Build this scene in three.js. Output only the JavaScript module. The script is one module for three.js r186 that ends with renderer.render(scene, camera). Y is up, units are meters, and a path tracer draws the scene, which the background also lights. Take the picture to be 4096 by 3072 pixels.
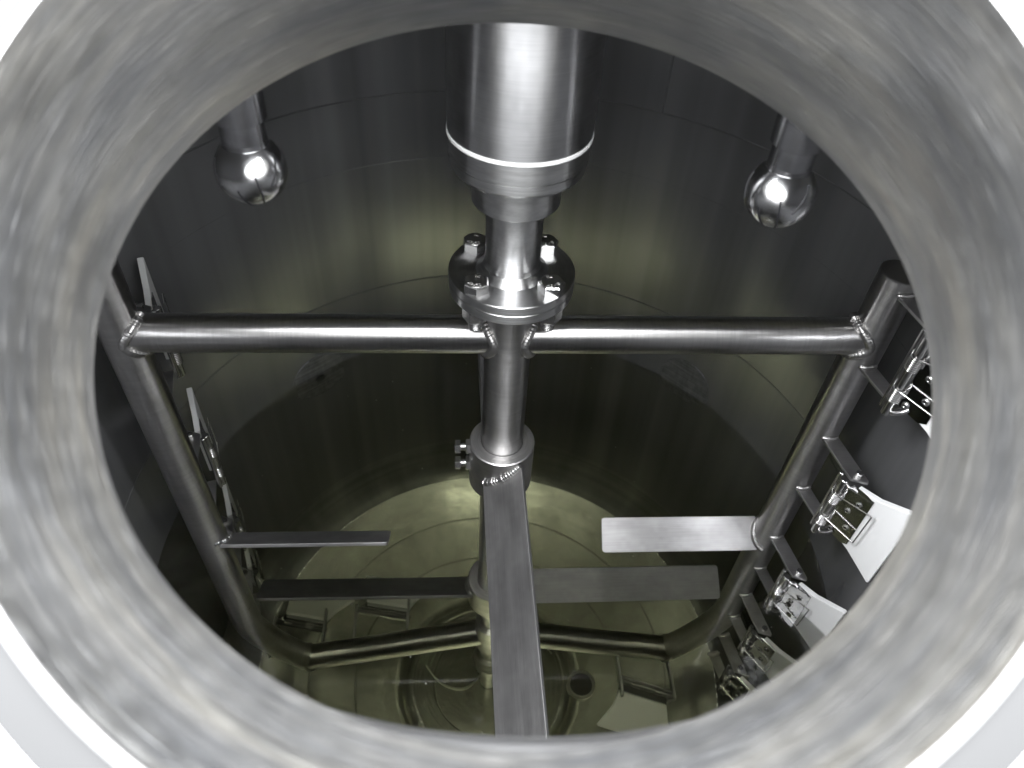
import * as THREE from 'three';
import { mergeGeometries } from 'three/addons/utils/BufferGeometryUtils.js';
import { TextGeometry } from 'three/addons/geometries/TextGeometry.js';
import { FontLoader } from 'three/addons/loaders/FontLoader.js';
import { RectAreaLightUniformsLib } from 'three/addons/lights/RectAreaLightUniformsLib.js';

// ---------- camera, background, lamps, exposure ----------
const scene = new THREE.Scene();
const EYE = new THREE.Vector3(-0.05806, 0.63178, 0.71666);
const camera = new THREE.PerspectiveCamera(54.8, 4 / 3, 0.01, 60);
camera.position.copy(EYE);
camera.up.set(-0.0001, 0.7041, -0.7101);
camera.lookAt(EYE.x + 0.0659, EYE.y - 0.7086, EYE.z - 0.7025);
camera.focus = 1.0;
camera.userData.fStop = 5.2;
scene.add(camera);

const renderer = new THREE.WebGLRenderer({ antialias: true });
renderer.setSize(1024, 768);
renderer.toneMapping = THREE.LinearToneMapping;
renderer.toneMappingExposure = 1.22;
renderer.shadowMap.enabled = true;
scene.background = new THREE.Color().setRGB(4.42, 4.5, 4.58);   // the white hall round the tank, blown out in the photograph

RectAreaLightUniformsLib.init();
const LAMPS = [   // ceiling lamps of the hall: [x, y, z, width, length, turn, intensity, aim]
  [-1.7, 1.95, 0.6, 0.9, 1.3, 65, [0.3, -0.2, 0.2]],
  [1.7, 1.95, 0.6, 0.9, 1.3, 62, [-0.3, -0.2, 0.2]],
  [-0.24, 2.35, 0.8, 0.1, 1.5, 140, [0, 0, 0.2]],
  [0.1, 2.35, 0.8, 0.07, 1.5, 125, [0, 0, 0.2]],
  [0.27, 2.35, 0.8, 0.07, 1.5, 125, [0, 0, 0.2]],
];

const font = await new FontLoader().loadAsync('fonts/droid/droid_sans_regular.typeface.json');

// ---------- helpers ----------
const V = (x, y, z) => new THREE.Vector3(x, y, z);
let seed = 7;
const rnd = () => { seed = (seed * 1664525 + 1013904223) >>> 0; return seed / 4294967296; };
const taken = {};
function numbered(n) { const k = taken[n] = (taken[n] ?? -1) + 1; return k ? `${n}_${String(k).padStart(3, '0')}` : n; }
function tag(o, label, category, group) { o.userData.label = label; o.userData.category = category; if (group) o.userData.group = group; return o; }
function thing(name, label, category, group) { const o = new THREE.Group(); o.name = numbered(name); scene.add(o); return tag(o, label, category, group); }
function part(name, geo, mat, parent) {
  const g = Array.isArray(geo) ? merge(geo) : geo;
  const m = new THREE.Mesh(g, mat); m.name = name; m.castShadow = m.receiveShadow = true; parent.add(m); return m;
}
function merge(list) { return mergeGeometries(list.map((g) => { const q = g.index ? g.toNonIndexed() : g; for (const k of Object.keys(q.attributes)) if (!['position', 'normal', 'uv'].includes(k)) q.deleteAttribute(k); return q; })); }
const at = (g, x, y, z) => g.translate(x, y, z);
function cyl(r, y0, y1, n = 48, open = false) { return new THREE.CylinderGeometry(r, r, y1 - y0, n, 1, open).translate(0, (y0 + y1) / 2, 0); }
// a turned profile with hard edges: every segment of the profile is a band of its own
function turned(profile, n = 96) {
  const bands = [];
  for (let i = 0; i + 1 < profile.length; i++) {
    const [r0, y0] = profile[i], [r1, y1] = profile[i + 1];
    bands.push(new THREE.LatheGeometry([new THREE.Vector2(r0, y0), new THREE.Vector2(r1, y1)], n));
  }
  return merge(bands);
}
function between(a, b, r, n = 20, r2 = r) {   // a round bar between two points
  const d = b.clone().sub(a), g = new THREE.CylinderGeometry(r2, r, d.length(), n);
  g.applyQuaternion(new THREE.Quaternion().setFromUnitVectors(V(0, 1, 0), d.clone().normalize()));
  return g.translate((a.x + b.x) / 2, (a.y + b.y) / 2, (a.z + b.z) / 2);
}
function tube(points, r, seg = 40, rad = 10, closed = false) { return new THREE.TubeGeometry(new THREE.CatmullRomCurve3(points, closed, 'centripetal'), seg, r, rad, closed); }
function slab(pts, depth, bevel = 0.0006) {   // an outline in x,y given thickness along z, edges rounded
  const s = new THREE.Shape(pts.map(([x, y]) => new THREE.Vector2(x, y)));
  return new THREE.ExtrudeGeometry(s, { depth: depth - 2 * bevel, bevelEnabled: true, bevelThickness: bevel, bevelSize: bevel, bevelOffset: -bevel, bevelSegments: 2, curveSegments: 8 }).translate(0, 0, bevel);
}
function roundRect(w, h, r, corners = [1, 1, 1, 1]) {
  const p = [], c = [[w / 2, h / 2, 0], [-w / 2, h / 2, 90], [-w / 2, -h / 2, 180], [w / 2, -h / 2, 270]];
  c.forEach(([x, y, a], i) => {
    if (!corners[i]) { p.push([x, y]); return; }
    const cx = x - Math.sign(x) * r, cy = y - Math.sign(y) * r;
    for (let k = 0; k <= 5; k++) { const t = (a + k * 18) * Math.PI / 180; p.push([cx + r * Math.cos(t), cy + r * Math.sin(t)]); }
  });
  return p;
}
function weld(points, r, flat = 1) {   // a weld bead: a thick seam whose surface is laid down in overlapping ripples
  const c = new THREE.CatmullRomCurve3(points), len = c.getLength(), n = Math.min(360, Math.max(24, Math.round(len / (r * 0.09)))), g = new THREE.TubeGeometry(c, n, 1, 12), p = g.attributes.position, wave = [];
  const step = r * 0.75; let ph = 0, k = 1;
  for (let i = 0; i <= n; i++) { const t = i / n * len / step, f = t - Math.floor(t); if (Math.floor(t) !== ph) { ph = Math.floor(t); k = 0.93 + rnd() * 0.14; } const end = Math.min(1, i / n * len / r + 0.35, (1 - i / n) * len / r + 0.35); wave.push(r * k * (0.88 + 0.16 * Math.sqrt(f)) * end); }
  for (let i = 0; i <= n; i++) { const o = c.getPointAt(i / n); for (let q = 0; q <= 12; q++) { const a = i * 13 + q; p.setXYZ(a, o.x + (p.getX(a) - o.x) * wave[i], o.y + (p.getY(a) - o.y) * wave[i], o.z + (p.getZ(a) - o.z) * wave[i]); } }
  g.computeVertexNormals(); return g;
}
function hex(r, h) {   // hexagon bolt head or nut standing on y = 0, top edge chamfered
  const g = merge([new THREE.CylinderGeometry(r, r, h * 0.86, 6).translate(0, h * 0.43, 0), new THREE.CylinderGeometry(r * 0.9, r, h * 0.1, 6).translate(0, h * 0.91, 0), new THREE.CylinderGeometry(r * 0.8, r * 0.82, h * 0.04, 32).translate(0, h * 0.98, 0)]);
  g.computeVertexNormals(); return g;
}

// ---------- procedural textures ----------
function lattice(w, h) { const a = new Float32Array(w * h); for (let i = 0; i < a.length; i++) a[i] = rnd(); return a; }
function noiseLayer(out, W, H, nx, ny, amp) {
  const l = lattice(nx, ny), s = (t) => t * t * (3 - 2 * t);
  for (let y = 0; y < H; y++) {
    const fy = y / H * ny, y0 = Math.floor(fy), ty = s(fy - y0), r0 = (y0 % ny) * nx, r1 = ((y0 + 1) % ny) * nx;
    for (let x = 0; x < W; x++) {
      const fx = x / W * nx, x0 = Math.floor(fx), tx = s(fx - x0), a = x0 % nx, b = (x0 + 1) % nx;
      out[y * W + x] += amp * ((l[r0 + a] * (1 - tx) + l[r0 + b] * tx) * (1 - ty) + (l[r1 + a] * (1 - tx) + l[r1 + b] * tx) * ty);
    }
  }
}
function field(W, H, layers) { const o = new Float32Array(W * H); for (const [nx, ny, amp] of layers) noiseLayer(o, W, H, nx, ny, amp); let a = 1e9, b = -1e9; for (const v of o) { a = Math.min(a, v); b = Math.max(b, v); } for (let i = 0; i < o.length; i++) o[i] = (o[i] - a) / (b - a); return o; }
function texture(f, W, H, map, srgb = false) {
  const d = new Uint8Array(W * H * 4);
  for (let i = 0; i < W * H; i++) { const c = map(f[i], i); d.set([c[0] * 255, c[1] * 255, c[2] * 255, 255].map((v) => Math.max(0, Math.min(255, Math.round(v)))), i * 4); }
  const t = new THREE.DataTexture(d, W, H); t.wrapS = t.wrapT = THREE.RepeatWrapping; t.magFilter = THREE.LinearFilter; t.minFilter = THREE.LinearMipmapLinearFilter; t.generateMipmaps = true;
  if (srgb) t.colorSpace = THREE.SRGBColorSpace; t.needsUpdate = true; return t;
}
const rep = (t, u, v) => { const c = t.clone(); c.repeat.set(u, v); c.needsUpdate = true; return c; };
const grey = (v) => [v, v, v];
// fine grinding lines that run along u
const brushField = field(1024, 1024, [[6, 512, 1], [14, 256, 0.8], [40, 700, 0.7], [4, 90, 0.7], [3, 24, 0.5]]);
const brushTex = texture(brushField, 1024, 1024, grey);
const cloudField = field(1024, 1024, [[4, 4, 1], [9, 8, 0.8], [19, 17, 0.5], [40, 37, 0.3], [90, 80, 0.18]]);
const cloudTex = texture(cloudField, 1024, 1024, grey);
// blotchy hand grinding: stretched clouds
const smearField = field(1024, 1024, [[4, 2, 1.2], [9, 5, 1.2], [20, 11, 0.8], [44, 30, 0.35], [36, 150, 0.3], [40, 420, 0.3]]);
const smearTex = texture(smearField, 1024, 1024, grey);
// rolled and hand polished sheet: wide flat bands round the tank with faint dents
const rollTex = texture(field(1024, 1024, [[2, 11, 1], [3, 23, 0.5], [5, 5, 0.8], [24, 30, 0.1]]), 1024, 1024, grey);
const roughOf = (f, lo, hi) => texture(f, 1024, 1024, (v) => { const r = lo + (hi - lo) * v; return [r, r, r]; });
const wallRough = roughOf(field(1024, 1024, [[3, 3, 1], [30, 8, 0.5], [7, 200, 0.4], [12, 400, 0.4]]), 0.15, 0.25);
const pipeRough = roughOf(brushField, 0.26, 0.4);
const plateRough = roughOf(field(1024, 1024, [[4, 4, 1], [9, 9, 0.8], [8, 300, 0.5], [6, 120, 0.5]]), 0.42, 0.58);
const neckRough = roughOf(smearField, 0.68, 0.3);

const neckColor = texture(smearField, 1024, 1024, (v, i) => { const w = cloudField[i], k = 0.56 + 0.34 * (v - 0.5) + 0.16 * (w - 0.5); return [k * (0.98 + 0.05 * w), k * (0.99 + 0.02 * w), k * (1.01 - 0.05 * w)]; }, true);
// wear: faint streaks, smudges and residue, as factors on the steel's own colour
const tone = (f, lo, hi) => texture(f, 1024, 1024, (v) => grey(lo + (hi - lo) * v), true);
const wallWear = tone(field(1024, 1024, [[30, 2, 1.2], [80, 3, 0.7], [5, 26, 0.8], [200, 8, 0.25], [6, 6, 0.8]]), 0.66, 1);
const smudge = tone(field(1024, 1024, [[5, 5, 1], [14, 9, 0.8], [40, 24, 0.5], [10, 200, 0.5], [8, 420, 0.4]]), 0.8, 1);
const residue = tone(field(1024, 1024, [[12, 5, 1], [30, 9, 0.8], [70, 20, 0.5], [160, 40, 0.3]]), 0.84, 1);
function steel(color, o = {}) { return new THREE.MeshPhysicalMaterial({ color: new THREE.Color().setRGB(...color), metalness: 1, roughness: 0.25, side: THREE.DoubleSide, ...o }); }
const M = {
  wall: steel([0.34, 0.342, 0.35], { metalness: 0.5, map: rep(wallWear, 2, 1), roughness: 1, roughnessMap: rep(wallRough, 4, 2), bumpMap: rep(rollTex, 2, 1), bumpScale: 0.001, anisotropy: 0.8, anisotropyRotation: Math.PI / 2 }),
  bottom: steel([0.68, 0.68, 0.66], { map: rep(residue, 2, 1), metalness: 0.88, roughness: 0.24, bumpMap: rep(cloudTex, 3, 1), bumpScale: 0.0008 }),
  floorPlate: steel([0.5, 0.5, 0.49], { roughness: 0.22, bumpMap: rep(cloudTex, 2, 1), bumpScale: 0.0006 }),
  lid: steel([0.5, 0.5, 0.505], { roughness: 0.35 }),
  neck: steel([1, 1, 1], { roughness: 1, roughnessMap: rep(neckRough, 2, 1), map: rep(neckColor, 2, 1), bumpMap: rep(smearTex, 2, 1), bumpScale: 0.0012 }),
  rim: steel([0.36, 0.36, 0.36], { roughness: 0.5 }),
  housing: steel([0.66, 0.66, 0.67], { map: rep(smudge, 2, 1), roughness: 0.32, bumpMap: rep(brushTex, 1, 1), bumpScale: 0.00001, anisotropy: 0.9, anisotropyRotation: Math.PI / 2 }),
  machined: steel([0.72, 0.72, 0.72], { map: rep(smudge, 2, 1), roughness: 0.32, bumpMap: rep(brushTex, 1, 0.4), bumpScale: 0.00001, anisotropy: 0.85, anisotropyRotation: Math.PI / 2 }),
  pipe: steel([0.66, 0.65, 0.64], { map: rep(smudge, 1, 1), roughness: 1, roughnessMap: rep(pipeRough, 1, 1), bumpMap: rep(brushTex, 1, 1), bumpScale: 0.00002, anisotropy: 0.88, anisotropyRotation: Math.PI / 2 }),
  plate: steel([0.45, 0.442, 0.437], { map: rep(smudge, 3, 6), roughness: 1, roughnessMap: rep(plateRough, 2, 9), bumpMap: rep(brushTex, 3, 12), bumpScale: 0.00002 }),
  bolt: steel([0.64, 0.635, 0.63], { roughness: 0.25 }),
  sheet: steel([0.5, 0.5, 0.5], { roughness: 0.1 }),
  hub: steel([0.56, 0.55, 0.54], { map: rep(smudge, 1, 1), roughness: 0.4 }),
  dull: steel([0.42, 0.41, 0.40], { roughness: 0.34 }),
  weld: steel([0.52, 0.51, 0.5], { roughness: 0.34 }),
  mirror: steel([0.66, 0.66, 0.67], { roughness: 0.2, anisotropy: 0.6, anisotropyRotation: Math.PI / 2 }),
  stem: steel([0.58, 0.58, 0.6], { roughness: 0.2, map: rep(smudge, 1, 1), anisotropy: 0.5, anisotropyRotation: Math.PI / 2 }),
  wire: steel([0.62, 0.61, 0.6], { roughness: 0.18 }),
  dark: new THREE.MeshStandardMaterial({ color: new THREE.Color().setRGB(0.012, 0.012, 0.014), roughness: 0.6 }),
  plastic: new THREE.MeshStandardMaterial({ color: new THREE.Color().setRGB(0.82, 0.82, 0.81), roughness: 0.42 }),
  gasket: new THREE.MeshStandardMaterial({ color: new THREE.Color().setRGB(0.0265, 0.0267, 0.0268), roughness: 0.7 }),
  foam: new THREE.MeshStandardMaterial({ color: new THREE.Color().setRGB(0.25, 0.25, 0.24), roughness: 0.3 }),
  water: new THREE.MeshPhysicalMaterial({ color: 0xffffff, roughness: 0, metalness: 0, transmission: 1, ior: 1.333, thickness: 1, attenuationColor: new THREE.Color().setRGB(0.85, 0.86, 0.64), attenuationDistance: 0.9 }),
};

// ---------- hall lamps ----------
for (const [x, y, z, w, l, I, aim] of LAMPS) {
  const t = thing('ceiling_lamp', x < -1 ? 'wide white hall lamp far to the left above the tank' : x > 1 ? 'wide white hall lamp far to the right above the tank' : x < 0 ? 'narrow white hall lamp over the manhole, left of the other two strips' : x < 0.2 ? 'narrow white hall lamp over the manhole between two others' : 'narrow white hall lamp over the manhole, right of the other two strips', 'lamp', 'ceiling lamps of the hall');
  t.position.set(x, y, z); t.lookAt(...aim);
  const glow = new THREE.MeshStandardMaterial({ color: 0x222222, emissive: 0xffffff, emissiveIntensity: 3 });
  part('lamp_panel', new THREE.BoxGeometry(w, l, 0.02), glow, t).position.z = -0.012;
  const lamp = new THREE.RectAreaLight(0xf9fbff, I, w, l); lamp.lookAt(0, 0, 1); t.add(lamp); lamp.rotation.set(0, Math.PI, 0);
}

// ---------- the tank ----------
const R = 0.575, YTOP = 0.2, YWATER = -0.502;
const tank = thing('mixing_tank', 'round stainless steel mixing tank seen from its open manhole', 'tank');
const ringP = V(-0.02192, 0.34694, 0.35894), ringA = V(-0.0125, 0.9512, 0.3082).normalize(), rimP = V(-0.03, 0.45522, 0.44831), rimA = V(-0.0432, 0.8628, 0.5037).normalize(), RM = 0.25;
function loop(P, A, r, n) {
  const u = V(1, 0, 0).sub(A.clone().multiplyScalar(A.x)).normalize(), v = new THREE.Vector3().crossVectors(u, A).normalize(); // v towards +z
  const out = []; for (let i = 0; i <= n; i++) { const t = i / n * Math.PI * 2; out.push(P.clone().addScaledVector(u, r * Math.cos(t)).addScaledVector(v, r * Math.sin(t))); } return out;
}
function loft(loops, smooth = true) {   // skin through rings of points
  const n = loops[0].length, m = loops.length, pos = [], uv = [], idx = [];
  loops.forEach((l, j) => l.forEach((p, i) => { pos.push(p.x, p.y, p.z); uv.push(i / (n - 1), j / (m - 1)); }));
  for (let j = 0; j + 1 < m; j++) for (let i = 0; i + 1 < n; i++) { const a = j * n + i; idx.push(a, a + 1, a + n, a + 1, a + n + 1, a + n); }
  const g = new THREE.BufferGeometry(); g.setAttribute('position', new THREE.Float32BufferAttribute(pos, 3)); g.setAttribute('uv', new THREE.Float32BufferAttribute(uv, 2)); g.setIndex(idx); g.computeVertexNormals(); return g;
}
const lerpLoop = (a, b, t, bulge = 0) => a.map((p, i) => p.clone().lerp(b[i], t).add(V(0, bulge * Math.sin(t * Math.PI), 0)));
const NL = 160;
// wall: a sheet with thickness
const DY = -0.07, knuckle = [[R, -1 + DY]];
for (let k = 1; k <= 9; k++) { const q = (90 - k * 7.3) * Math.PI / 180; knuckle.push([0.455 + 0.12 * Math.sin(q), -1 + DY - 0.12 * Math.cos(q)]); }
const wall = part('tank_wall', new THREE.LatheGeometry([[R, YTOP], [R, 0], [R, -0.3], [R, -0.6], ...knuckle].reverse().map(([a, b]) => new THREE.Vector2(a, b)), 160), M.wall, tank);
part('tank_jacket', new THREE.LatheGeometry([[R + 0.012, -1.36], [R + 0.012, YTOP]].map(([a, b]) => new THREE.Vector2(a, b)), 120), M.lid, tank);
for (const [y, w] of [[0.068, 0.0017], [-0.058, 0.0008], [-0.335, 0.0017]]) part('weld_seam', new THREE.TorusGeometry(R + 0.0006, w, 6, 200).rotateX(Math.PI / 2).translate(0, y, 0), M.wall, wall);
part('weld_seam', between(V(0.2847, 0.069, -0.4996), V(0.2847, YTOP, -0.4996), 0.0016, 8), M.wall, wall);
// dished bottom
const dish = [knuckle[9]];
for (const [q, y] of [[0.48, -1.12], [0.456, -1.13], [0.436, -1.1385], [0.4, -1.152], [0.36, -1.1645], [0.32, -1.176], [0.28, -1.186], [0.24, -1.195], [0.215, -1.1995], [0.19, -1.203], [0.188, -1.225], [0.172, -1.225]]) dish.push([q, y + DY]);
const bottom = part('tank_bottom', new THREE.LatheGeometry(dish.map(([a, b]) => new THREE.Vector2(a, b)), 140), M.bottom, tank);
part('bottom_weld', new THREE.TorusGeometry(0.4, 0.002, 6, 160).rotateX(Math.PI / 2).translate(0, -1.1518 + DY, 0), M.bottom, bottom);
part('bottom_weld', new THREE.TorusGeometry(0.3, 0.0022, 6, 160).rotateX(Math.PI / 2).translate(0, -1.181 + DY, 0), M.bottom, bottom);
const plate = part('bottom_plate', turned([[0.172, -1.235], [0.172, -1.212], [0.17, -1.21], [0.126, -1.21], [0.125, -1.2118], [0.124, -1.21], [0.0001, -1.21]]).translate(0, DY, 0), M.floorPlate, bottom);
// sensor port in the floor
const port = part('floor_port', turned([[0.032, -1.215], [0.032, -1.192], [0.0295, -1.19], [0.026, -1.19], [0.025, -1.25]], 48).translate(0.212, DY, 0.02), M.dull, bottom);
part('port_hole', new THREE.CylinderGeometry(0.0252, 0.0252, 0.002, 40).translate(0.212, -1.1935 + DY, 0.02), M.dark, port);
// two welded pads on the wall, one bored
function wallPad(az, y, r, hole) {
  const g = new THREE.CylinderGeometry(r, r, 0.004, 48).rotateX(Math.PI / 2), m = part('wall_pad', g, M.wall, wall);
  m.position.set(Math.sin(az) * (R - 0.001), y, Math.cos(az) * (R - 0.001)); m.rotation.y = az;
  part('pad_weld', new THREE.TorusGeometry(r, 0.002, 6, 60).translate(0, 0, -0.001), M.wall, m);
  if (hole) part('pad_hole', new THREE.CylinderGeometry(hole, hole, 0.0024, 30).rotateX(Math.PI / 2).translate(0, 0, -0.0032), M.dark, m);
}
wallPad(Math.atan2(-0.3715, -0.4454), -0.525, 0.07, 0.011);
wallPad(Math.atan2(0.4234, -0.3964), -0.485, 0.06, 0);
// lid: a shallow cone that leaves the manhole open
const inner = loop(ringP, ringA, RM, NL), outer = inner.map((p, i) => { const t = i / NL * Math.PI * 2; return V(R * Math.cos(t), YTOP, R * Math.sin(t)); });
const lidLoops = []; for (let k = 0; k <= 8; k++) lidLoops.push(lerpLoop(outer, inner, k / 8, 0.02));
part('tank_lid', loft(lidLoops), M.lid, tank);
// manhole neck with its polished rim
const rim = loop(rimP, rimA, RM, NL), rimOut = loop(rimP, rimA, RM + 0.0042, NL), neckOut = loop(ringP, ringA, RM + 0.0042, NL);
const neckLoops = []; for (let k = 0; k <= 12; k++) neckLoops.push(lerpLoop(inner, rim, k / 12));
const neck = part('manhole_neck', loft(neckLoops), M.neck, tank);
part('neck_edge', loft([inner, neckOut.map((p) => p.clone().addScaledVector(ringA, 0.004))]), M.neck, neck);
part('manhole_rim', loft([rim, loop(rimP.clone().addScaledVector(rimA, 0.0012), rimA, RM + 0.0012, NL), loop(rimP.clone().addScaledVector(rimA, 0.0014), rimA, RM + 0.004, NL), rimOut, neckOut]), M.rim, neck);
{
  const hi = loop(ringP.clone().addScaledVector(ringA, 0.02), ringA, RM + 0.024, NL), lo = outer.map((p) => V(p.x * 1.03, p.y + 0.012, p.z * 1.03)), c = [];
  for (let k = 0; k <= 6; k++) c.push(lerpLoop(lo, hi, k / 6, 0.012));
  part('lid_cladding', loft(c), M.lid, tank);
}
// white gasket round the rim
const gas = (h, r) => loop(rimP.clone().addScaledVector(rimA, h), rimA, RM + r, NL);
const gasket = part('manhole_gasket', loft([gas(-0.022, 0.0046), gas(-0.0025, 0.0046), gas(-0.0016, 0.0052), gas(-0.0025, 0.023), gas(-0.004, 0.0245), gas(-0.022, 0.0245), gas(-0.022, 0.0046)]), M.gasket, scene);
tag(gasket, 'pale grey flat gasket ring lying round the manhole rim', 'gasket');

// ---------- water ----------
const waterGeo = turned([[0.0001, -1.32], [0.19, -1.32], ...[...knuckle.slice(1), ...dish.slice(1, -2)].reverse().map(([r, y]) => [r + 0.003, y - 0.004]), [R + 0.004, -1.07], [R + 0.004, YWATER], [0.0001, YWATER]], 120);
const water = part('water', waterGeo, M.water, scene);
water.userData = { kind: 'structure', label: 'clear slightly yellow water filling the lower half of the tank', category: 'water' };

// ---------- drive housing ----------
{
  const t = thing('drive_housing', 'thick polished steel shaft housing hanging from the tank top with a white seal line', 'housing');
  part('housing_tube', turned([[0.0001, 0.2812], [0.0705, 0.2812], [0.0743, 0.2815], [0.0747, 0.2822], [0.0747, 0.5]], 128), M.housing, t);
  part('seal_ring', turned([[0.068, 0.2774], [0.0752, 0.2774], [0.0755, 0.2779], [0.0755, 0.2811], [0.0752, 0.2814], [0.068, 0.2814]], 128), M.plastic, t);
  const cap = part('end_cap', turned([[0.0001, 0.2395], [0.067, 0.2395], [0.0695, 0.2405], [0.0722, 0.2442], [0.0722, 0.2536], [0.0714, 0.2539], [0.0714, 0.2546], [0.0727, 0.255], [0.0735, 0.2562], [0.0735, 0.2774], [0.0001, 0.2774]], 128), M.machined, t);
  for (const a of [-1, 1, 2.6, 3.7]) part('cap_screw', turned([[0.0001, 0.2335], [0.0045, 0.2335], [0.006, 0.235], [0.006, 0.2396]], 24).translate(0.0565 * Math.sin(a * 0.63), 0, 0.0565 * Math.cos(a * 0.63)), M.bolt, cap);
}

// ---------- upper shaft and coupling ----------
{
  const t = thing('coupling_shaft', 'upper steel shaft with wide bolted flange above the crossbar', 'shaft');
  part('shaft_collar', turned([[0.0001, 0.1985], [0.0475, 0.1985], [0.049, 0.2], [0.049, 0.2395], [0.0001, 0.2395]]), M.machined, t);
  part('shaft', turned([[0.0325, 0.2], [0.0325, 0.1195], [0.0345, 0.115], [0.0345, 0.1135], [0.043, 0.1046]], 96), M.machined, t);
  const fl = part('flange', turned([[0.0001, 0.0925], [0.0748, 0.0925], [0.0755, 0.0932], [0.0755, 0.1036], [0.0747, 0.1044], [0.0001, 0.1044]], 128), M.machined, t);
  for (const sx of [-1, 1]) for (const sz of [-1, 1]) {
    const b = part('bolt', hex(0.0158, 0.0128).rotateY(0.3 + sx * 0.25 + sz).translate(0.0432 * sx, 0.1045, 0.041 * sz), M.bolt, t);
    for (const [word, r0, turn] of [['A2-70', 0.0088, 0], ['TN', 0.0088, Math.PI]]) {
      const marks = []; [...word].forEach((ch, i, all) => { const q = (i - (all.length - 1) / 2) * 0.36, g = new TextGeometry(ch, { font, size: 0.0042, depth: 0.0005, curveSegments: 3 }); g.computeBoundingBox(); g.translate(-(g.boundingBox.max.x + g.boundingBox.min.x) / 2, -0.0021, 0).rotateX(-Math.PI / 2).translate(0, 0, r0).rotateY(q + turn); marks.push(g); });
      part('stamped_mark', merge(marks).rotateY(sx * 0.25).translate(0.0432 * sx, 0.1173, 0.041 * sz), M.weld, b);
    }
    part('bolt_thread', merge([cyl(0.0082, 0.0475, 0.08, 24), ...[0, 1, 2, 3, 4].map((k) => new THREE.TorusGeometry(0.0082, 0.0007, 6, 24).rotateX(Math.PI / 2).translate(0, 0.0495 + k * 0.0023, 0))]).translate(0.0432 * sx, 0, 0.041 * sz), M.bolt, b);
    part('nut', hex(0.016, 0.0165).rotateX(Math.PI).rotateY(sx * 0.4 + sz).translate(0.0432 * sx, 0.0785, 0.041 * sz), M.bolt, b);
  }
}

// ---------- anchor frame ----------
const LEG = 0.482, RL = 0.0262, RB = 0.0248, RS = 0.0306;
const anchor = thing('anchor_frame', 'U shaped anchor agitator of steel pipe with crossbar, two legs and bottom arms', 'agitator');
{
  part('lower_flange', turned([[0.0001, 0.0800], [0.0747, 0.0800], [0.0755, 0.0808], [0.0755, 0.0916], [0.0748, 0.0923], [0.0001, 0.0923]], 128), M.machined, anchor);
  part('centre_tube', [cyl(RS, -0.75, 0.0802, 64)], M.pipe, anchor);
  part('lower_shaft', turned([[0.0001, -1.279], [0.016, -1.279], [0.019, -1.272], [0.019, -1.185], [0.021, -1.18], [0.021, -1.125], [0.03, -1.118], [0.036, -1.1], [0.03, -1.082], [0.021, -1.075], [0.021, -1.0], [0.033, -0.998], [0.033, -0.88], [0.022, -0.876], [0.022, -0.75]], 48), M.pipe, anchor);
  for (const s of [-1, 1]) {
    part('crossbar', between(V(s * 0.015, 0, 0), V(s * (LEG - 0.005), 0, 0), RB, 64), M.pipe, anchor);
    const knee = V(s * 0.385, -1.088, 0), hubEnd = V(s * 0.02, -0.948, 0);
    part('leg', [at(cyl(RL, -0.83, 0.1035, 64), s * LEG, 0, 0), tube([V(s * LEG, -0.825, 0), V(s * 0.479, -0.88, 0), V(s * 0.462, -0.945, 0), V(s * 0.43, -1.02, 0), knee.clone().add(V(s * 0.004, -0.003, 0))], RL, 40, 40)], M.pipe, anchor);
    part('leg_cap', turned([[RL, 0.1036], [RL, 0.1046], [RL - 0.0012, 0.1056], [0.0001, 0.1056]], 64).translate(s * LEG, 0, 0), M.dull, anchor);
    part('bottom_arm', between(knee, hubEnd, RL, 48), M.pipe, anchor);
    const kw = []; for (let i = 0; i <= 24; i++) { const a = i / 24 * Math.PI * 2; kw.push(V(knee.x + s * Math.cos(a) * 0.012, knee.y - Math.cos(a) * RL * -1, Math.sin(a) * RL)); }
    part('weld_bead', weld(kw, 0.0045), M.weld, anchor);
    // saddle welds of the crossbar on the leg and on the centre tube
    const ring = (X, rc, side) => { const p = []; for (let i = 0; i <= 36; i++) { const a = i / 36 * Math.PI * 2, z = RB * Math.sin(a), r = RB + 0.001; p.push(V(X + side * (Math.sqrt(Math.max(0, rc * rc - z * z)) + 0.0015), r * Math.cos(a), r * Math.sin(a))); } return p; };
    part('weld_bead', weld(ring(s * LEG, RL, -s), 0.0062, 0.8), M.weld, anchor);
    part('weld_bead', weld(ring(0, RS, s), 0.0056, 0.8), M.weld, anchor);
    // flat mixing plates on the legs, pitched
    const pg = slab(roundRect(0.276, 0.06, 0.006, s > 0 ? [0, 1, 1, 0] : [1, 0, 0, 1]), 0.006).translate(s * (0.184 + 0.138), 0, -0.003);
    const p = part('leg_plate', pg, M.plate, anchor); p.rotation.x = -s * Math.PI / 180 * 53; p.position.y = -0.467;
    if (s < 0) p.rotation.x = Math.PI / 180 * 53;
    const d = s > 0 ? V(0, 0.6, -0.8) : V(0, 0.6, 0.8), w = []; for (let i = 0; i <= 12; i++) { const k = (i / 12 - 0.5) * 0.06, z = d.z * k; w.push(V(s * (LEG - Math.sqrt(Math.max(0.0001, RL * RL - z * z)) - 0.001), -0.467 + d.y * k, z).add(V(0, 0.003, 0.003 * s))); }
    part('weld_bead', weld(w, 0.005), M.weld, anchor);
  }
}

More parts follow.
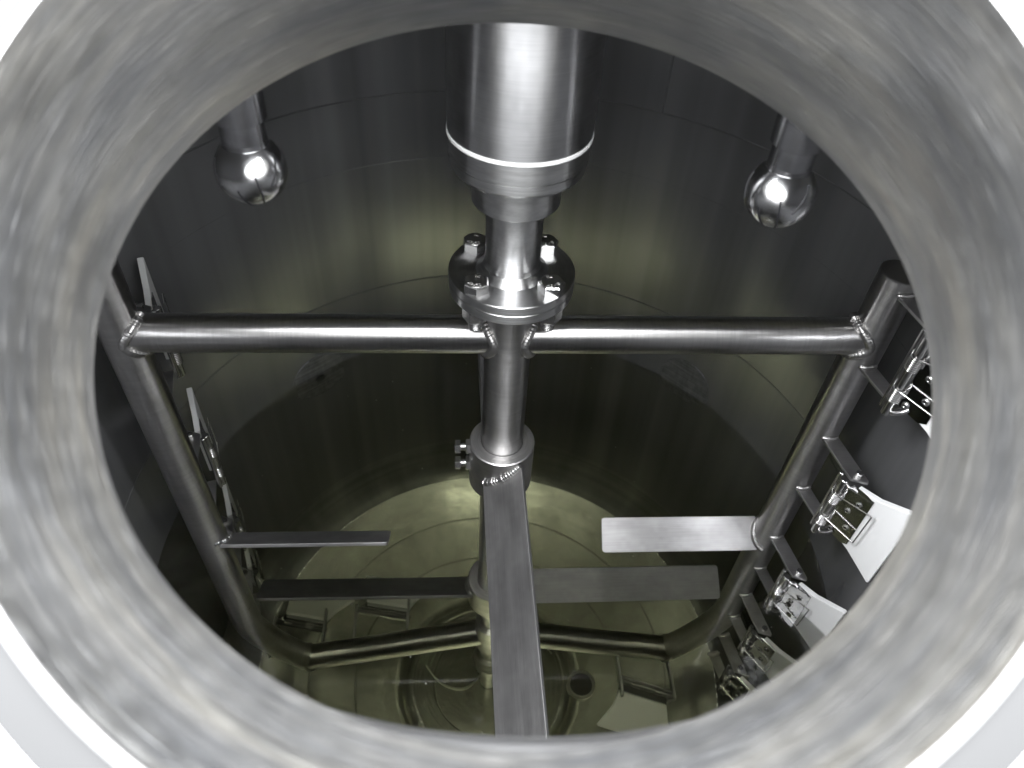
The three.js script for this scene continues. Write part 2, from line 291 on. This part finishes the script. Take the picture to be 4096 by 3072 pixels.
// ---------- pitched paddles clamped on the centre tube ----------
function paddle(name, label, yHub, yBlade, along, setScrews) {
  const t = thing(name, label, 'paddle');
  part('hub', turned([[RS + 0.0008, yHub], [0.0468, yHub], [0.0485, yHub - 0.0012], [0.0485, yHub - 0.0885], [0.0468, yHub - 0.09], [RS + 0.0008, yHub - 0.09], [RS + 0.0008, yHub]], 96), M.hub, t);
  for (const s of [0, 1]) {
    const b = part('blade', slab(roundRect(0.4, 0.069, 0.006, [1, 0, 0, 1]), 0.006).translate(0.235, 0, -0.003), M.plate, t);
    // local x runs outward, local y up the slope
    const q = new THREE.Group(); q.rotation.y = along + s * Math.PI; q.position.y = yBlade; t.add(q); q.updateMatrix();
    const m = new THREE.Matrix4().copy(q.matrix).multiply(new THREE.Matrix4().makeRotationX(-Math.PI / 180 * 53));
    t.remove(q); b.geometry.applyMatrix4(m); b.updateMatrix();
    const w = []; for (let i = 0; i <= 12; i++) { const k = (i / 12 - 0.5) * 0.068, z = -0.8 * k, y = 0.6 * k; w.push(V(Math.sqrt(0.0485 ** 2 - z * z) + 0.001, y + 0.004, z + 0.002).applyMatrix4(q.matrix)); }
    part('weld_bead', weld(w, 0.0055, 0.9), M.weld, t);
  }
  if (setScrews) for (const y of [-0.222, -0.2605]) {
    const sc = part('set_screw', hex(0.0108, 0.0085).rotateZ(Math.PI / 2).translate(-0.062, y, 0.002), M.bolt, t);
    part('screw_thread', merge([between(V(-0.046, y, 0.002), V(-0.063, y, 0.002), 0.0055, 20), ...[0, 1, 2, 3].map((k) => new THREE.TorusGeometry(0.0056, 0.0006, 6, 20).rotateY(Math.PI / 2).translate(-0.0555 - k * 0.0019, y, 0.002))]), M.bolt, sc);
    part('lock_nut', hex(0.0122, 0.0095).rotateZ(Math.PI / 2).translate(-0.0446, y, 0.002), M.dull, sc);
  }
  return t;
}
paddle('mixing_paddle', 'upper pitched steel paddle with two set screws in its collar, blade towards the viewer', -0.21, -0.243, -Math.PI / 2 + 0.02, true);
paddle('mixing_paddle', 'lower pitched steel paddle under the water reaching left and right of the shaft', -0.65, -0.695, 0, false);

// ---------- bottom impeller ----------
{
  const t = thing('bottom_impeller', 'small impeller with thin curved sickle blades at the foot of the shaft under water', 'impeller');
  part('hub', turned([[0.0205, -1.125], [0.03, -1.125], [0.032, -1.128], [0.032, -1.15], [0.0205, -1.15]], 40), M.pipe, t);
  for (const s of [1, -1]) {
    const c = new THREE.CatmullRomCurve3([V(-0.02, 0, 0.03), V(-0.05, 0, 0.057), V(-0.085, 0, 0.056), V(-0.115, 0, 0.038), V(-0.138, 0, 0.008)]), top = [], bot = [], top2 = [], bot2 = [];
    for (let i = 0; i <= 24; i++) { const p = c.getPointAt(i / 24), h = 0.014 * (1 - 0.6 * (i / 24) ** 2); top.push(V(s * p.x, -1.125, s * p.z)); bot.push(V(s * p.x, -1.125 - h, s * p.z)); top2.push(V(s * p.x, -1.125, s * p.z + 0.003 * s)); bot2.push(V(s * p.x, -1.125 - h, s * p.z + 0.003 * s)); }
    part('blade', loft([bot, top, top2, bot2]), M.dull, t);
  }
}

// ---------- scrapers ----------
const YAW = -57 * Math.PI / 180;
function makeScraper() {
  const t = new THREE.Group();   // hinge axis is local y, blade reaches along local x, front face looks along local z
  const bl = [[0.018, 0.058], [0.053, 0.0655], [0.098, 0.086], [0.1, 0.084], [0.1, -0.084], [0.098, -0.086], [0.046, -0.046], [0.018, -0.044]];
  const blade = [[0.018, 0.058], [0.05, 0.0635], [0.096, 0.085], [0.0985, 0.083], [0.0985, -0.083], [0.096, -0.085], [0.05, -0.0575], [0.018, -0.046]];
  part('blade', slab(blade, 0.009, 0.0012).translate(0, 0, -0.0095), M.plastic, t);
  const hp = part('hinge_plate', slab([[0.004, 0.05], [0.012, 0.06], [0.03, 0.06], [0.046, 0.058], [0.046, -0.046], [0.036, -0.052], [0.004, -0.046]], 0.0016, 0.0003), M.sheet, t);
  for (const [x, y] of [[0.031, 0.036], [0.022, 0.012], [0.032, -0.018], [0.014, -0.04]]) {
    const s = part('screw', turned([[0.0012, 0.0018], [0.0022, 0.0026], [0.0034, 0.0028], [0.0048, 0.0018], [0.0052, 0]], 20).rotateX(Math.PI / 2).translate(x, y, 0.0014), M.bolt, hp);
    part('socket', new THREE.CylinderGeometry(0.002, 0.002, 0.001, 6).rotateX(Math.PI / 2).translate(x, y, 0.0033), M.dark, s);
  }
  const bar = (x, z, r, y0, y1) => turned([[0.0001, y0], [r - 0.0006, y0], [r, y0 + 0.0006], [r, y1 - 0.0006], [r - 0.0006, y1], [0.0001, y1]], 24).translate(x, 0, z);
  part('hinge_rod', bar(-0.001, 0.007, 0.0056, -0.064, 0.0645), M.bolt, t);
  part('rear_rod', bar(-0.0105, 0.003, 0.0036, -0.06, 0.068), M.bolt, t);
  for (const [y0, y1] of [[0.014, 0.034], [-0.038, -0.018]]) {
    const p = []; for (let i = 0; i <= 120; i++) { const a = i / 120 * Math.PI * 2 * 6.5; p.push(V(-0.001 + 0.0075 * Math.cos(a), y0 + (y1 - y0) * i / 120, 0.007 + 0.0075 * Math.sin(a))); }
    part('coil_spring', new THREE.TubeGeometry(new THREE.CatmullRomCurve3(p), 220, 0.00125, 6), M.wire, t);
  }
  const wz = 0.0125;
  part('spring_wire', merge([between(V(0.005, 0.036, 0.0135), V(0.056, 0.045, wz), 0.0011, 8), between(V(0.056, 0.045, wz), V(0.054, -0.022, wz), 0.0011, 8), between(V(0.054, -0.022, wz), V(0.004, -0.0185, 0.0135), 0.0011, 8)]), M.wire, t);
  part('hinge_clip', tube([V(0.0, 0.055, 0.001), V(0.008, 0.056, 0.006), V(0.014, 0.055, 0.003), V(0.02, 0.053, 0.001)], 0.003, 16, 8), M.bolt, t);
  part('hinge_clip', tube([V(0.0, -0.058, 0.004), V(0.008, -0.056, 0.008), V(0.015, -0.05, 0.006), V(0.02, -0.043, 0.001)], 0.0034, 16, 8), M.bolt, t);
  return t;
}
const proto = makeScraper();
let first = true;
function placeScraper(label, group, pos, setTurn) {
  const o = first ? proto : proto.clone(); first = false;
  o.name = numbered('wall_scraper'); scene.add(o); o.position.copy(pos); setTurn(o);
  tag(o, label, 'scraper', group); return o;
}
const bracketShape = [[0.473, -0.0215], [0.497, -0.0175], [0.512, -0.104], [0.5095, -0.1085], [0.488, -0.101], [0.4835, -0.082]];
function bracket(y, s, lower) {
  const pts = lower ? [[0.4725, -0.0205], [0.4945, -0.0165], [0.507, -0.09], [0.503, -0.096], [0.49, -0.1], [0.484, -0.075]] : bracketShape;
  const g = slab(pts, 0.0045, 0.0007).rotateX(-Math.PI / 2).translate(0, y - 0.0045, 0);   // shape y -> world -z
  if (s < 0) g.rotateY(Math.PI);
  const b = part('bracket_arm', g, M.plate, anchor);
  const w = s > 0 ? 1 : -1;
  part('weld_bead', weld([V(w * 0.471, y, w * 0.0235), V(w * 0.479, y + 0.0015, w * 0.027), V(w * 0.488, y + 0.0015, w * 0.0262), V(w * 0.497, y, w * 0.0215)], 0.0034), M.weld, b);
  if (!lower) part('stop_pin', turned([[0.0052, 0], [0.0052, 0.006], [0.0046, 0.0066], [0.0001, 0.0066]], 20).translate(w * 0.5005, y, w * 0.0945), M.bolt, b);
}
const rightY = [[0.087, 'topmost white scraper on the right leg, half hidden by the manhole edge'], [-0.18, 'white scraper with sprung wire bail on the right leg, fully above the water'], [-0.443, 'white scraper on the right leg that dips half into the water'], [-0.706, 'submerged pale scraper on the right leg just below the water line'], [-0.945, 'deepest submerged scraper on the right leg beside the manhole edge']];
const leftY = [[-0.04, 'upper white scraper behind the left leg, level with the crossbar end'], [-0.308, 'white scraper behind the middle of the left leg above the water'], [-0.575, 'dim scraper behind the left leg just under the water line'], [-0.84, 'lowest submerged scraper behind the left leg next to its bend']];
for (const [s, list] of [[1, rightY], [-1, leftY]]) for (const [y, label] of list) {
  bracket(y, s, false); bracket(y - 0.1215, s, true);
  placeScraper(label, 'scrapers along the anchor legs', V(s * 0.486, y - 0.0655, s * 0.097), (o) => { o.rotation.y = s < 0 ? Math.PI - 71 * Math.PI / 180 : YAW; });
}
// scrapers of the bottom arms
for (const [s, x, label] of [[1, 0.33, 'submerged scraper under the right bottom arm lying over the tank floor'], [-1, 0.42, 'submerged scraper behind the outer end of the left bottom arm'], [-1, 0.235, 'submerged scraper behind the middle of the left bottom arm']]) {
  const yArm = -0.948 - (x - 0.02) * 0.14 / 0.365, o = placeScraper(label, 'scrapers along the bottom arms', V(s * x, yArm - 0.02, s * 0.088), (q) => {
    const X = V(-s * 0.34, -0.45, s * 0.84).normalize(), Y = V(-s * 0.93, 0.3, -s * 0.37).normalize(); Y.addScaledVector(X, -Y.dot(X)).normalize(); const Z = new THREE.Vector3().crossVectors(X, Y);
    q.quaternion.setFromRotationMatrix(new THREE.Matrix4().makeBasis(X, Y, Z));
  });
  for (const k of [-0.058, 0.058]) {
    const ya = -0.948 - (x + k - 0.02) * 0.14 / 0.365;
    part('bracket_arm', new THREE.BoxGeometry(0.0045, 0.022, 0.09).translate(s * (x + k), ya - 0.012, s * 0.062), M.plate, anchor);
  }
}

// ---------- what floats on the water ----------
{
  const dots = [], g0 = new THREE.SphereGeometry(1, 8, 6);
  const drop = (x, z, r) => dots.push(g0.clone().scale(r, r * 0.6, r).translate(x, YWATER + r * 0.2, z));
  for (let i = 0; i < 46; i++) { const a = rnd() * 6.28, q = 0.004 + 0.014 * Math.sqrt(rnd()); drop(0.272 + q * Math.cos(a) * 1.2, -0.022 + q * Math.sin(a) * 0.7, 0.0009 + 0.0011 * rnd()); }
  for (let i = 0; i < 50; i++) { const a = rnd() * 6.28, q = 0.52 * Math.sqrt(rnd()); drop(q * Math.cos(a), q * Math.sin(a), 0.0005 + 0.0009 * rnd()); }
  const m = part('bubbles', dots, M.foam, scene); m.userData = { kind: 'stuff', label: 'tiny pale bubbles and specks floating on the water', category: 'bubbles' };
}

// ---------- spray balls ----------
function sprayBall(label, x, y, z, turn) {
  const t = thing('spray_ball', label, 'spray ball', 'spray balls hanging from the tank top'), r = 0.0325;
  t.position.set(x, y, z); t.rotation.y = turn;
  const ball = part('ball', new THREE.SphereGeometry(r, 64, 40), M.mirror, t);
  part('neck', turned([[0.0215, 0.022], [0.0202, 0.026], [0.0198, 0.03], [0.0198, 0.07]], 48), M.stem, t);
  part('sleeve', turned([[0.0186, 0.0475], [0.0186, 0.049], [0.0228, 0.049], [0.0233, 0.0495], [0.0233, 0.2]], 48), M.stem, t);
  for (const [a, e0, e1, tilt] of [[0.0, 14, -62, 0.2], [-0.55, -8, -66, 0.25], [0.9, 38, -6, -0.5], [-1.5, 30, -10, 0.3], [2.2, 20, -50, 0.3], [3.4, 20, -50, 0.3]]) {
    const p = []; for (let i = 0; i <= 14; i++) { const k = i / 14, e = (e0 + (e1 - e0) * k) * Math.PI / 180, az = a + tilt * k; p.push(V(Math.sin(az) * Math.cos(e), Math.sin(e), Math.cos(az) * Math.cos(e)).multiplyScalar(r)); }
    part('slot', tube(p, 0.00095, 24, 6), M.dark, ball);
  }
}
sprayBall('polished steel spray ball hanging left of the shaft housing', -0.2516, 0.2788, 0.0893, 0.35);
sprayBall('polished steel spray ball hanging right of the shaft housing', 0.2355, 0.2814, 0.1186, -0.35);

renderer.render(scene, camera);
